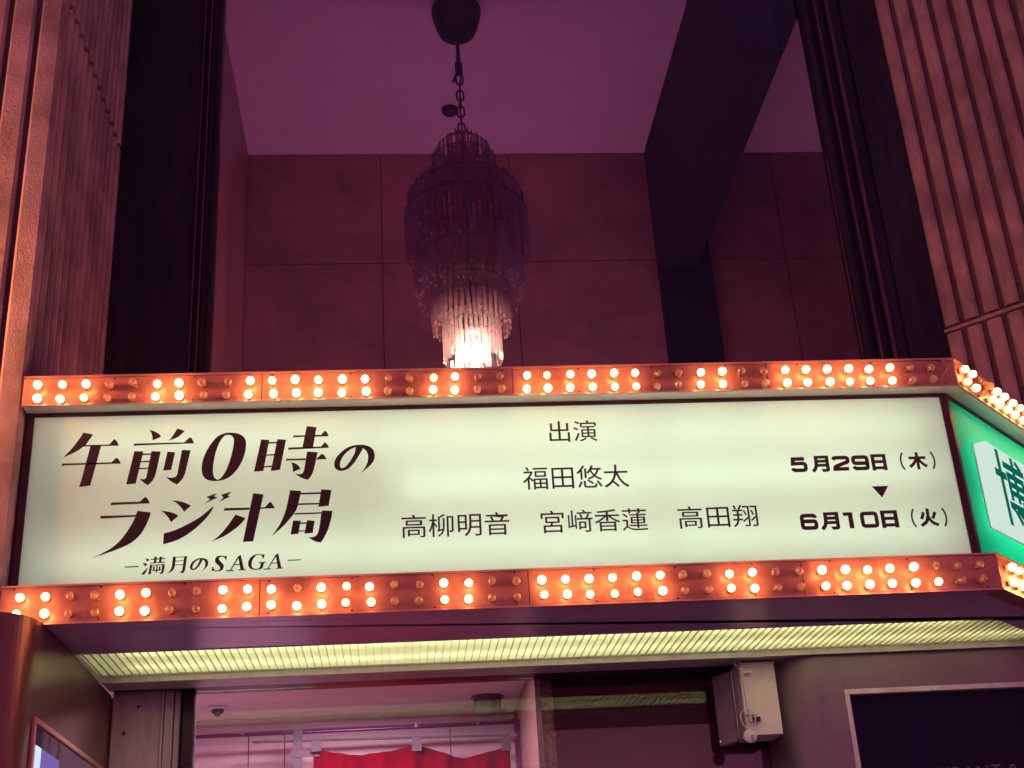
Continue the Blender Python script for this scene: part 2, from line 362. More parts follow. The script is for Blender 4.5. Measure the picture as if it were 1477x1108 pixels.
# ================================================================== marquee
mq = thing('theatre_marquee', 'lit theatre marquee edged with rows of warm bulbs and a white title sign', 'marquee', (0, 0, 2.94))
def mpart(name, mb, mats, parent=None, **k):
    o = part(name, mb, mats, parent or mq, **k)
    if parent is None: o.location = (0, 0, -2.94)
    return o
CX = 2.435                                    # corner where the wing turns back at 45 degrees
def wing(s, d):                               # s along the wing from the corner, d inwards from its face
    return (CX + (s - d) * dx, (s + d) * dx)
def inner(d): return CX - d * math.tan(math.radians(22.5))
END = 1.40
def strip(z0, z1, xl, name, s_end):
    m = MB()
    m.prism([(xl, 0), (CX, 0), wing(s_end, 0), wing(s_end, .085), (inner(.085), .085), (xl, .085)], z0, z1)
    return mpart(name, m, 'copper', bevel=.004)
s1 = strip(3.842, 3.962, -1.487, 'bulb_strip', END)
s2 = strip(2.943, 3.083, -1.489, 'bulb_strip', END)
# thin folded edges of the strips
for z0, z1, xl in ((3.9622, 3.970, -1.487), (3.0832, 3.090, -1.489), (2.9355, 2.9428, -1.32)):
    mpart('strip_edge', MB().prism([(xl, -.006), (CX + .0025, -.006), wing(END, -.006), wing(END, .02), (inner(.02), .02), (xl, .02)], z0, z1), 'edge')
mpart('strip_edge', MB().prism([(-1.487, -.004), (CX + .0017, -.004), wing(END, -.004), wing(END, .0), (CX, 0), (-1.487, 0)], 3.8385, 3.846), 'edge')
# joint plate at the corner and between the two sheet lengths
for zz0, zz1, xx in ((3.843, 3.961, .508), (2.944, 3.082, .520), (3.843, 3.961, -.53), (2.944, 3.082, -.52), (2.944, 3.082, 1.62), (3.843, 3.961, 1.60)):
    mpart('sheet_joint', B(xx - .0012, xx + .0012, -.0012, 0, zz0, zz1), 'frame')
# bulbs
def bulb_mesh(kind):
    m = MB()
    m.lathe([(.0125, 0), (.0135, .004), (.012, .010), (.0105, .010)], 14, 0, ax='Y')
    prof = [(.0100, .009), (.0115, .016), (.0150, .024), (.0172, .032), (.0172, .038), (.0150, .045), (.0100, .0505), (.0045, .053), (.0003, .0536)]
    if kind == 'on': m.lathe(prof, 14, ax='Y', mids=[1, 1, 2, 2, 2, 2, 2, 2]); return m.mesh('bulb', ['socket', 'bulb_neck', 'bulb_on'])
    m.lathe(prof, 14, 1, ax='Y')
    m.tube((0, -.010, 0), (0, -.026, 0), .0035, .002, 6, 3)
    m.tube((-.005, -.030, 0), (.005, -.030, .001), .0016, n=6, mi=2)
    m.tube((0, -.026, 0), (-.005, -.030, 0), .0008, n=5, mi=3); m.tube((0, -.026, 0), (.005, -.030, .001), .0008, n=5, mi=3)
    return m.mesh('bulb', ['socket', 'bulb_glass', 'bulb_dim' if kind == 'dim' else 'socket', 'socket'])
BM = {1: bulb_mesh('on'), 0: bulb_mesh('off'), 2: bulb_mesh('dim')}
for kk, (cc, ss) in enumerate((((1, .43, .16), .62), ((1, .36, .10), .34))):
    me_ = BM[1].copy(); me_.materials[2] = emit('bulb_lit_weak', cc, BULB * ss); BM[11 + kk] = me_
rb = random.Random(3)
def bulb(parent, x, y, z, st, ang=0.):
    if st == 1: st = rb.choice((1, 1, 1, 11, 11, 12))
    o = link('bulb', BM[st], parent, (x, y, z), (rb.uniform(-.10, .10), rb.uniform(0, 6.28), ang + rb.uniform(-.10, .10)))
    sc = rb.uniform(.86, .98); o.scale = (sc, sc, sc)
top_a = [1,1,1,2,2,1,1,0,0,1,1,1,1,1,1,2,2,1,1,0,0,1,1,1,1,1,1,2,0,1,1,0,0,1,1,1,1,1,1,2,2]
top_b = [1,1,1,2,2,1,1,0,0,1,1,1,1,1,1,2,2,1,1,0,0,1,1,1,1,1,1,2,0,1,1,0,0,1,1,1,1,1,1,0,0]
low_a = [1,1,0,2,1,1,0,0,1,1,1,0,1,1,1,2,0,1,1,0,0,1,1,1,1,1,1,2,2,1,1,0,0,1,1,1,1,1,0,2,2]
low_b = [1,1,0,2,1,1,0,0,1,1,1,1,1,1,1,2,0,1,1,0,0,1,1,1,1,1,1,2,2,1,1,0,0,1,1,1,1,1,1,2,2]
for i in range(41):
    xt = -1.421 + .0938 * i if i < 21 else .564 + (i - 21) * .0921
    xl = -1.413 + .0941 * i if i < 21 else .572 + (i - 21) * .0933
    j = lambda: rb.uniform(-.003, .003)
    bulb(s1, xt + j(), 0, 3.916 + j(), top_a[i]); bulb(s1, xt + j(), 0, 3.856 + j() * .5, top_b[i])
    bulb(s2, xl + j(), 0, 3.034 + j(), low_a[i]); bulb(s2, xl + j(), 0, 2.970 + j(), low_b[i])
wt = [.03, .115, .21, .30] + [.38 + .0935 * k for k in range(11)]
for i, s in enumerate(wt):
    x_, y_ = wing(s, 0); st = 2 if i in (2, 3) else 1
    bulb(s1, x_, y_, 3.916, st, math.radians(45)); bulb(s1, x_, y_, 3.856, 1 if i != 2 else 0, math.radians(45))
    x_, y_ = wing(s + .03, 0)
    bulb(s2, x_, y_, 3.034, 1, math.radians(45)); bulb(s2, x_, y_, 2.970, 1, math.radians(45))
# fixing screws along the strips
scm = MB().lathe([(.0006, .0022), (.0035, .0020), (.0042, 0)], 8, ax='Y').mesh('screw', 'frame')
for k in range(13):
    for z_, o_ in ((3.9545, s1), (3.8495, s1), (3.0765, s2), (2.9500, s2)):
        link('screw', scm, o_, (-1.44 + .318 * k + rb.uniform(-.004, .004), -.0002, z_))
# loose wire at the corner
wm = MB(); pr = None
for k in range(13):
    t = k / 12; q = (2.372 + .018 * math.sin(t * 5), -.008 - .012 * math.sin(t * 3.1), 3.962 - .115 * t)
    if pr: wm.tube(pr, q, .0018, n=5)
    pr = q
mpart('loose_wire', wm, 'edge')
# sign box frames
mpart('frame_head', MB().prism([(-1.485, .0775), (inner(.0775), .0775), wing(END, .0775), wing(END, .11), (inner(.11), .11), (-1.485, .11)], 3.822, 3.8418), 'frame')
mpart('lip', MB().prism([(-1.484, .006), (inner(.006) - .002, .006), wing(END, .006), wing(END, .0770), (inner(.077), .0770), (-1.484, .0770)], 3.8395, 3.8417), 'lip')
mpart('frame_sill', MB().prism([(-1.485, .0775), (inner(.0775), .0775), wing(END, .0775), wing(END, .11), (inner(.11), .11), (-1.485, .11)], 3.0905, 3.100), 'frame')
mpart('frame_side', B(-1.485, -1.452, .0755, .11, 3.1002, 3.8218), 'frame', bevel=.002)
mpart('frame_post', MB().prism([(2.373, .0755), (inner(.0755), .0755), wing(.058, .0755), wing(.058, .11), (inner(.11), .11), (2.373, .11)], 3.1002, 3.8218), 'frame')
mpart('frame_side', MB().prism([wing(END - .03, .0755), wing(END, .0755), wing(END, .11), wing(END - .03, .11)], 3.1002, 3.8218), 'frame')
sign = mpart('sign_panel', B(-1.4518, 2.3728, .080, .085, 3.1005, 3.8215), 'panel')
gp = mpart('green_panel', MB().prism([wing(.0585, .080), wing(END - .031, .080), wing(END - .031, .085), wing(.0585, .085)], 3.1005, 3.8215), 'green')
# light box behind the panels
hb = MB()
hb.box(-1.483, -1.478, .1102, .30, 3.092, 3.84); hb.box(-1.478, 2.36, .295, .30, 3.092, 3.84)
hb.box(-1.478, 2.36, .1102, .2949, 3.085, 3.092); hb.box(-1.478, 2.36, .1102, .2949, 3.835, 3.84); hb.box(2.355, 2.36, .1102, .2949, 3.0922, 3.8348)
mpart('light_box', hb, 'sign_back')
hg = MB().prism([wing(.09, .30), wing(END, .30), wing(END, .305), wing(.09, .305)], 3.092, 3.84)
hg.prism([wing(.09, .1102), wing(END, .1102), wing(END, .2998), wing(.09, .2998)], 3.085, 3.0918); hg.prism([wing(.09, .1102), wing(END, .1102), wing(END, .2998), wing(.09, .2998)], 3.835, 3.8398)
mpart('light_box', hg, 'housing')
for zt, xa, xb in ((3.70, -1.30, -.13), (3.70, -.09, 1.08), (3.70, 1.12, 2.30), (3.215, -1.33, -.13), (3.215, -.09, 1.08), (3.215, 1.12, 2.32), (3.49, .02, 1.10), (3.49, 1.14, 2.32)):
    mpart('fluorescent_tube', MB().tube((xa, .175, zt), (xb, .175, zt), .013, n=10), 'tube')
for zt in (3.30, 3.62):
    a = wing(.14, .21); b = wing(END - .08, .21)
    mpart('fluorescent_tube', MB().tube((*a, zt), (*b, zt), .013, n=8), 'tube_green')
# lettering on the white panel
TITLE=[[[-2506,1502,-2427,1482,-2455,1436,-2480,1392,-2502,1375,-2533,1348,-2561,1331,-2588,1317,-2650,1286,-2625,1318,-2599,1348,-2575,1382,-2552,1419,-2526,1462]],[[-2491,1392,-2295,1391,-2276,1413,-2256,1439,-2241,1426,-2231,1414,-2224,1397,-2216,1379,-2499,1379]],[[-2442,1380,-2357,1380,-2418,1039,-2504,1029,-2485,1126]],[[-2651,1235,-2265,1235,-2247,1255,-2228,1274,-2215,1264,-2204,1250,-2197,1236,-2191,1221,-2377,1221,-2633,1219,-2659,1211]],[[-1981,1512,-1946,1502,-1909,1481,-1894,1466,-1883,1448,-1915,1433,-1949,1418,-1951,1442,-1956,1464,-1965,1490]],[[-1755,1519,-1694,1495,-1721,1465,-1748,1441,-1784,1425,-1819,1413,-1803,1433,-1788,1458,-1771,1487]],[[-2093,1394,-1695,1394,-1672,1417,-1649,1439,-1637,1429,-1628,1414,-1620,1398,-1615,1383,-2074,1376,-2099,1372]],[[-2089,1327,-2017,1323,-2062,1046,-2137,1040]],[[-1952,1323,-1879,1319,-1898,1186,-1911,1109,-1927,1071,-1944,1050,-1965,1029,-1983,1040,-2004,1056,-2019,1070,-2030,1085,-2003,1081,-1990,1084,-1982,1094,-1977,1130,-1973,1169]],[[-2021,1305,-1953,1303,-1954,1291,-2022,1291]],[[-2033,1239,-1963,1241,-1964,1228,-2035,1228]],[[-2043,1180,-1973,1181,-1975,1170,-2045,1167]],[[-1825,1316,-1763,1308,-1787,1156,-1851,1151]],[[-1709,1328,-1640,1322,-1661,1199,-1675,1122,-1691,1078,-1712,1051,-1735,1028,-1761,1041,-1784,1057,-1805,1075,-1823,1095,-1781,1087,-1753,1093,-1743,1104,-1736,1121,-1728,1191]],[[-1393,1459,-1426,1440,-1443,1423,-1461,1401,-1487,1362,-1512,1313,-1528,1269,-1540,1225,-1545,1181,-1545,1147,-1539,1118,-1529,1093,-1514,1073,-1493,1060,-1466,1051,-1435,1048,-1399,1050,-1363,1058,-1328,1074,-1293,1103,-1262,1141,-1236,1187,-1217,1231,-1203,1280,-1196,1324,-1194,1364,-1198,1399,-1208,1420,-1220,1435,-1241,1451,-1267,1462,-1299,1469,-1331,1471,-1363,1469],[-1350,1450,-1365,1447,-1378,1435,-1391,1419,-1403,1400,-1416,1370,-1428,1333,-1439,1291,-1446,1250,-1452,1203,-1454,1159,-1454,1128,-1449,1100,-1441,1081,-1431,1068,-1417,1061,-1403,1063,-1386,1077,-1369,1101,-1352,1132,-1338,1168,-1326,1207,-1315,1250,-1306,1293,-1299,1332,-1295,1369,-1293,1402,-1299,1425,-1312,1441,-1330,1450]],[[-1073,1403,-1007,1396,-1049,1126,-1125,1121]],[[-941,1402,-870,1395,-916,1131,-990,1122]],[[-1011,1377,-942,1378,-944,1365,-1013,1364]],[[-1027,1269,-959,1271,-961,1258,-1029,1257]],[[-1043,1167,-982,1170,-984,1158,-1045,1155]],[[-703,1512,-622,1501,-651,1315,-738,1316]],[[-808,1431,-711,1431,-720,1416,-794,1415,-817,1411]],[[-638,1431,-585,1431,-568,1451,-553,1469,-541,1457,-532,1445,-522,1416,-642,1415]],[[-848,1325,-585,1327,-568,1347,-553,1366,-541,1353,-530,1339,-519,1314,-660,1310,-825,1307,-857,1305]],[[-698,1285,-612,1277,-641,1131,-651,1097,-663,1072,-677,1053,-691,1037,-722,1047,-749,1060,-772,1077,-793,1094,-754,1088,-741,1090,-732,1098,-724,1115,-720,1133]],[[-865,1226,-707,1225,-711,1210,-851,1210,-874,1206]],[[-618,1226,-595,1246,-577,1264,-563,1252,-552,1239,-539,1214,-625,1213]],[[-825,1193,-807,1190,-791,1182,-776,1172,-764,1159,-751,1134,-813,1108,-812,1136,-816,1160]],[[-241,1303,-269,1249,-311,1180,-357,1127,-390,1112,-417,1106,-444,1111,-465,1126,-476,1146,-478,1170,-472,1200,-458,1229,-435,1258,-407,1285,-377,1307,-347,1321,-310,1331,-273,1334,-236,1332,-204,1324,-176,1308,-155,1283,-145,1235,-149,1206,-162,1176,-181,1152,-206,1128,-263,1080,-240,1109,-220,1143,-205,1182,-200,1217,-203,1247,-214,1277],[-301,1313,-333,1301,-366,1279,-394,1250,-415,1218,-428,1186,-431,1159,-428,1139,-419,1130,-403,1134,-380,1148,-357,1177,-337,1209,-320,1240,-307,1272]],[[-2242,891,-2022,890,-2001,911,-1980,931,-1966,919,-1955,904,-1940,874,-2233,869,-2248,864]],[[-2319,781,-2043,779,-2050,764,-2306,757,-2322,756]],[[-2034,814,-1929,796,-1936,761,-1947,726,-1961,687,-1979,649,-2000,614,-2026,584,-2057,556,-2095,532,-2141,511,-2194,489,-2278,460,-2357,436,-2310,457,-2265,482,-2227,504,-2196,528,-2164,559,-2135,595,-2108,637,-2083,683,-2065,718,-2051,757]],[[-1768,892,-1739,890,-1712,886,-1684,878,-1660,868,-1637,856,-1617,844,-1668,794,-1687,824,-1711,852,-1738,876]],[[-1851,808,-1823,805,-1797,800,-1771,793,-1748,785,-1728,774,-1710,762,-1767,710,-1783,739,-1802,764,-1824,789]],[[-1444,831,-1436,828,-1452,797,-1471,764,-1499,727,-1534,689,-1573,651,-1619,615,-1658,587,-1705,562,-1762,542,-1819,528,-1818,618,-1774,629,-1730,644,-1680,666,-1630,692,-1580,720,-1537,748,-1490,788]],[[-1499,914,-1414,945,-1436,916,-1407,909,-1508,858,-1468,895]],[[-1382,930,-1301,954,-1330,919,-1308,913,-1400,867,-1362,904]],[[-1127,936,-1044,922,-1117,529,-1198,527]],[[-1350,816,-1151,814,-1155,795,-1342,793,-1359,791]],[[-1065,813,-1031,814,-1010,837,-991,858,-979,848,-969,834,-950,802,-1068,800]],[[-1263,759,-1183,725,-1200,700,-1220,677,-1247,650,-1278,626,-1310,602,-1343,581,-1393,558,-1448,536,-1415,560,-1387,585,-1359,616,-1334,649,-1313,678,-1294,709]],[[-832,952,-744,943,-752,895,-762,847,-771,809,-784,776,-804,743,-828,712,-856,677,-887,644,-929,605,-973,567,-944,609,-916,653,-895,696,-877,743,-863,790,-852,842]],[[-582,952,-500,944,-522,810,-604,802]],[[-748,927,-584,927,-585,912,-750,912]],[[-764,837,-598,836,-600,823,-766,823]],[[-791,755,-578,756,-574,771,-492,765,-499,711,-511,664,-525,613,-544,570,-563,533,-585,501,-614,507,-640,518,-663,533,-683,551,-659,547,-639,551,-623,560,-611,574,-601,607,-593,650,-582,744,-802,742]],[[-805,694,-744,689,-762,581,-824,576]],[[-694,692,-634,685,-648,585,-715,579]],[[-747,674,-694,674,-696,662,-748,662]],[[-758,609,-709,608,-712,599,-760,598]]]
SUBTITLE=[[[-2104,356,-1999,357,-1998,349,-2104,347]],[[-844,367,-741,368,-741,360,-844,358]],[[-1951,417,-1930,413,-1917,403,-1935,389,-1942,405]],[[-1969,383,-1949,379,-1930,369,-1949,351,-1958,368]],[[-1974,293,-1948,321,-1926,344,-1935,313,-1951,285,-1965,284]],[[-1908,411,-1795,415,-1794,407,-1908,403]],[[-1881,428,-1861,428,-1866,382,-1884,382]],[[-1840,427,-1820,426,-1826,382,-1844,383]],[[-1911,381,-1795,385,-1795,377,-1911,374]],[[-1911,365,-1892,364,-1901,287,-1921,286]],[[-1892,363,-1817,365,-1816,357,-1894,356]],[[-1817,366,-1797,366,-1800,324,-1806,294,-1825,283,-1836,299,-1822,301]],[[-1861,355,-1850,355,-1853,300,-1864,299]],[[-1891,322,-1826,323,-1827,314,-1891,313]],[[-1886,348,-1873,348,-1874,322,-1887,323]],[[-1842,349,-1829,348,-1831,323,-1843,323]],[[-1738,423,-1714,422,-1717,380,-1720,342,-1727,321,-1739,306,-1775,285,-1759,306,-1750,322,-1742,348]],[[-1650,424,-1628,423,-1638,318,-1645,299,-1654,285,-1667,291,-1682,300,-1668,302,-1661,310]],[[-1715,421,-1649,422,-1649,416,-1716,415]],[[-1719,390,-1653,391,-1652,385,-1719,384]],[[-1722,358,-1656,359,-1656,353,-1723,352]],[[-1504,392,-1515,369,-1532,340,-1551,318,-1564,311,-1576,309,-1588,311,-1597,317,-1602,326,-1604,336,-1601,349,-1596,361,-1587,374,-1575,385,-1563,394,-1550,400,-1534,404,-1519,405,-1503,404,-1489,401,-1477,394,-1467,383,-1462,363,-1463,350,-1468,338,-1475,328,-1486,318,-1509,298,-1500,310,-1492,324,-1486,341,-1485,355,-1487,368,-1492,381],[-1530,396,-1544,391,-1557,382,-1569,370,-1577,357,-1582,343,-1583,332,-1581,323,-1577,319,-1571,321,-1561,327,-1552,339,-1543,352,-1537,366,-1532,379]],[[-1319,416,-1323,384,-1331,385,-1333,395,-1341,406,-1359,411,-1373,408,-1380,399,-1379,386,-1363,367,-1347,351,-1340,334,-1343,316,-1351,303,-1366,295,-1384,291,-1401,293,-1416,298,-1435,296,-1430,330,-1422,330,-1418,315,-1409,303,-1391,299,-1378,302,-1370,311,-1370,323,-1377,336,-1393,350,-1407,364,-1411,380,-1408,401,-1398,413,-1382,419,-1360,420,-1334,414]],[[-1231,409,-1212,421,-1182,298,-1210,296]],[[-1231,411,-1222,403,-1285,295,-1294,295]],[[-1259,346,-1206,346,-1204,338,-1263,338]],[[-1323,299,-1264,300,-1264,291,-1323,290]],[[-1228,301,-1170,304,-1170,295,-1228,293]],[[-939,412,-920,424,-891,300,-919,298]],[[-938,414,-930,406,-995,298,-1004,298]],[[-968,348,-914,349,-912,341,-972,341]],[[-1032,301,-973,302,-973,294,-1032,293]],[[-937,303,-879,306,-879,298,-937,296]],[[-1025,420,-1032,385,-1040,385,-1045,403,-1055,414,-1073,417,-1093,410,-1108,394,-1121,370,-1126,343,-1124,321,-1111,307,-1091,302,-1072,305,-1061,312,-1053,346,-1071,349,-1069,356,-1015,356,-1018,349,-1028,346,-1040,304,-1060,297,-1085,293,-1111,295,-1134,305,-1148,324,-1153,349,-1149,371,-1136,395,-1116,412,-1093,421,-1068,423,-1042,417]]]
def poly_mesh(name, glyphs, m_, y=.0792):
    mb = MB()
    for rings in glyphs:
        R = [[Vector((r[k] / 2000, r[k + 1] / 2000 + 3, 0)) for k in range(0, len(r), 2)] for r in rings]
        flat = [p for r in R for p in r]
        tri = tessellate_polygon(R)
        fs = []
        for t in tri:
            a, b, c = (flat[i] for i in t)
            fs.append(t if (b - a).cross(c - a).z < 0 else t[::-1])
        mb.add([(p.x, y, p.y) for p in flat], [tuple(reversed(t)) for t in fs])
    return link(name, mb.mesh(name, m_), sign)
poly_mesh('title_lettering', TITLE, 'ink'); poly_mesh('subtitle_lettering', SUBTITLE, 'ink')
dg = None
def text_mesh(txt, offset, x0, x1, z0, z1, space=1.0):
    cu_ = bpy.data.curves.new('lettering', 'FONT'); cu_.body = txt; cu_.offset = offset; cu_.size = 1; cu_.space_character = space
    cu_.resolution_u = 3; cu_.fill_mode = 'BOTH'
    o = bpy.data.objects.new('tmp', cu_); COL.objects.link(o)
    d = bpy.context.evaluated_depsgraph_get(); me = bpy.data.meshes.new_from_object(o.evaluated_get(d))
    bpy.data.objects.remove(o); bpy.data.curves.remove(cu_)
    xs_ = [p.co.x for p in me.vertices]; ys_ = [p.co.y for p in me.vertices]
    a, b, c, e = min(xs_), max(xs_), min(ys_), max(ys_)
    for p in me.vertices:
        p.co = (x0 + (p.co.x - a) / (b - a) * (x1 - x0), 0, z0 + (p.co.y - c) / (e - c) * (z1 - z0))
    me.materials.clear()
    return me
def letter(txt, off, x0, x1, z0, z1, m_, parent=None, name='lettering', y=.0792, space=1.0, loc=None, rot=None):
    me = text_mesh(txt, off, x0, x1, z0, z1, space); me.materials.append(M[m_]); me.name = name
    o = link(name, me, parent or sign, loc or (0, y, 0), rot); return o
letter('出演', .002, .6558, .8581, 3.6560, 3.7520, 'ink')
letter('福田悠太', .002, .5324, .9741, 3.4480, 3.5490, 'ink')
letter('高柳明音', .002, .0296, .4663, 3.2575, 3.3560, 'ink')
letter('宮﨑香蓮', .002, .5947, 1.0336, 3.2590, 3.3560, 'ink')
letter('高田翔', .002, 1.1619, 1.4951, 3.2600, 3.3560, 'ink')
def stroke(path, x0, x1, z0, z1, t=.0165, closed=False):      # wide block numeral drawn as a mitred ribbon
    P_ = [Vector((x0 + t / 2 + u * (x1 - x0 - t), z0 + t / 2 + v_ * (z1 - z0 - t))) for u, v_ in path]
    n = len(P_); L_ = []; R_ = []
    for k in range(n):
        a = P_[k - 1] if (k or closed) else None; c = P_[(k + 1) % n] if (k < n - 1 or closed) else None
        d1 = (P_[k] - a).normalized() if a else (c - P_[k]).normalized(); d2 = (c - P_[k]).normalized() if c else d1
        n1 = Vector((-d1.y, d1.x)); n2 = Vector((-d2.y, d2.x)); m_ = (n1 + n2).normalized(); w_ = min(1.6, 1 / max(.3, m_.dot(n1))) * t / 2
        L_.append(P_[k] + m_ * w_); R_.append(P_[k] - m_ * w_)
    v = [(p.x, .0792, p.y) for p in L_] + [(p.x, .0792, p.y) for p in R_]
    f = [(k, (k + 1) % n, (k + 1) % n + n, k + n) for k in range(n if closed else n - 1)]
    link('lettering', MB().add(v, f).mesh('lettering', 'ink_grey'), sign)
D9 = [(.0, .20), (.03, .10), (.15, 0), (.85, 0), (.96, .05), (1, .18), (1, .82), (.96, .95), (.85, 1), (.15, 1), (.04, .95), (0, .84), (0, .62), (.04, .51), (.15, .46), (.96, .46)]
D5 = [(.97, 1), (.08, 1), (.03, .58), (.82, .60), (.95, .55), (1, .44), (1, .16), (.95, .05), (.83, 0), (.16, 0), (.04, .06), (0, .20)]
D2 = [(.0, .80), (.04, .94), (.16, 1), (.84, 1), (.96, .95), (1, .84), (1, .70), (.94, .60), (.22, .28), (.06, .16), (.04, .0), (1, 0)]
D0 = [(.16, 0), (.84, 0), (.96, .05), (1, .18), (1, .82), (.96, .95), (.84, 1), (.16, 1), (.04, .95), (0, .82), (0, .18), (.04, .05)]
stroke(D5, 1.667, 1.739, 3.4925, 3.5600); stroke(D2, 1.846, 1.925, 3.4935, 3.5610); stroke(D9, 1.932, 2.008, 3.4930, 3.5610)
stroke([(1 - u, 1 - v_) for u, v_ in D9], 1.671, 1.745, 3.2380, 3.3080); stroke(D0, 1.927, 2.004, 3.2385, 3.3095, closed=True)
link('lettering', MB().add([(1.856, .0792, 3.309), (1.896, .0792, 3.309), (1.896, .0792, 3.239), (1.8765, .0792, 3.239), (1.8765, .0792, 3.294), (1.856, .0792, 3.294)], [(5, 4, 3, 2, 1, 0)]).mesh('lettering', 'ink_grey'), sign)
letter('月', .05, 1.754, 1.834, 3.4880, 3.5640, 'ink_grey'); letter('日', .05, 2.018, 2.0835, 3.4900, 3.5640, 'ink_grey')
letter('月', .05, 1.754, 1.836, 3.2330, 3.3120, 'ink_grey'); letter('日', .05, 2.015, 2.088, 3.2360, 3.3120, 'ink_grey')
letter('（', .03, 2.143, 2.162, 3.4880, 3.5700, 'ink_grey'); letter('木', .045, 2.178, 2.262, 3.4900, 3.5680, 'ink_grey'); letter('）', .03, 2.279, 2.298, 3.4880, 3.5700, 'ink_grey')
letter('（', .03, 2.144, 2.163, 3.2330, 3.3170, 'ink_grey'); letter('火', .045, 2.178, 2.262, 3.2350, 3.3150, 'ink_grey'); letter('）', .03, 2.280, 2.299, 3.2330, 3.3170, 'ink_grey')
mb = MB().add([(2.0007, .0792, 3.4200), (2.0722, .0792, 3.4200), (2.0365, .0792, 3.3690)], [(0, 2, 1)])
link('triangle_mark', mb.mesh('triangle_mark', 'ink_grey'), sign)
# raised white letter box on the green wing panel
bx = mpart('letter_box', MB().prism([wing(.235, .020), wing(1.25, .020), wing(1.25, .079), wing(.235, .079)], 3.270, 3.655), 'box', bevel=.006)
x_, y_ = wing(.275, .0185)
letter('博', .012, 0, .36, 3.285, 3.640, 'green_ink', parent=bx, name='lettering', loc=(x_, y_, 0), rot=(0, 0, math.radians(45)))
bpart_ = mpart('letter_box_rim', MB().prism([wing(.231, .0795), wing(1.254, .0795), wing(1.254, .0745), wing(.231, .0745)][::-1], 3.266, 3.659), 'lip')
# roof and soffit
mpart('roof', MB().prism([(-1.487, .0852), (inner(.0852), .0852), wing(END, .0852), (3.30, 1.395), (-1.487, 1.395)], 3.88, 3.90), 'roofing')
mpart('soffit_panel', MB().prism([(-1.322, .0855), (inner(.0855), .0855), wing(.70, .0855), (2.95, .497), (-1.322, .497)], 2.9405, 2.955), 'soffit')
mpart('soffit_panel', MB().prism([(2.609, .4975), (2.949, .4975), (3.452, 1.0), (3.112, 1.0)], 2.9405, 2.955), 'soffit')
mpart('soffit_edge', B(-1.322, 2.40, .0205, .0852, 2.9408, 2.9425), 'soffit')
mpart('soffit_rim', B(-1.322, 2.60, .4905, .4968, 2.9375, 2.9403), 'alum')
mpart('soffit_rim', B(-1.322, 3.10, 1.001, 1.0115, 2.928, 2.96), 'alum')
# louvre light in the soffit
lv = mpart('louvre_light', MB().prism([(-1.322, .4972), (2.6088, .4972), (3.1118, .9998), (-1.322, .9998)], 3.10, 3.105)
           .box(-1.326, -1.3222, .4972, .9998, 2.938, 3.0998).box(-1.322, 2.60, .4975, .5005, 2.956, 3.0998).box(-1.322, 3.10, .9965, .9998, 2.956, 3.0998), 'housing')
link('diffuser', MB().prism([(-1.3215, .501), (2.612, .501), (3.106, .996), (-1.3215, .996)], 2.962, 2.965).mesh('diffuser', 'louvre'), lv)
k = 0; xx = -1.305
while xx < 3.09:
    y0 = .501 if xx < 2.61 else .501 + (xx - 2.61)
    if .995 - y0 > .02:
        m_ = B(xx - .0009, xx + .0009, y0, .995, 2.9515, 2.9615)
        link('louvre_fin', m_.mesh('louvre_fin', 'fin'), lv)
    xx += .0335
for yy in (.61, .86):
    for xa, xb in ((-1.16, .04), (.08, 1.28), (1.32, 2.52)):
        link('fluorescent_tube', MB().tube((xa, yy, 3.005), (xb, yy, 3.005), .013, n=10).mesh('fluorescent_tube', 'tube_louvre'), lv)
link('fluorescent_tube', MB().tube((2.56, .86, 3.005), (2.93, .86, 3.005), .013, n=10).mesh('fluorescent_tube', 'tube_louvre'), lv)

# hidden lamps added on the roof for a red glow on window frame and piers
for k, xr in enumerate((-.85, .5, 1.85)):
    rw = thing('roof_fill_light', 'low hidden lamp added on the marquee roof to light the %s of the window frame' % ('left side', 'middle', 'right side')[k], 'lamp', (xr, .75, 3.9005), 'added lights on the marquee roof')
    part('trough', MB().box(-.6, .6, -.05, -.04, 0, .035).box(-.6, .6, .04, .05, 0, .035).box(-.6, .6, -.0399, .0399, 0, .008), 'dark', rw)
    part('lamp', B(-.58, .58, -.03, .03, .012, .022), emit('roof_fill_lamp', (1, .24, .16), ROOF_FILL), rw)
# lantern added out of view to throw orange light on the left pier
wl = thing('added_lantern', 'warm unseen lantern added to light the front of the left fluted pier', 'lamp', (-2.75, 0, 4.0))
part('back_plate', B(-.06, .06, -.03, .015, -.15, .15), 'dark', wl, bevel=.004)
part('arm', MB().tube((0, -.03, -.12), (0, -.42, -.12), .012), 'dark', wl)
part('light_bowl', MB().lathe([(.001, -.11), (.10, -.10), (.125, -.07), (.125, -.08), (.10, -.115), (.001, -.125)], 24, c=(0, -.42, 0)), 'dark', wl)  # opaque bowl added to keep the lantern's light off the case below
part('globe', MB().lathe([(.001, .075), (.05, .06), (.085, 0), (.05, -.06), (.001, -.08)], 20, c=(0, -.42, 0)), emit('added_lantern_globe', (1, .33, .12), LANTERN_FILL), wl)

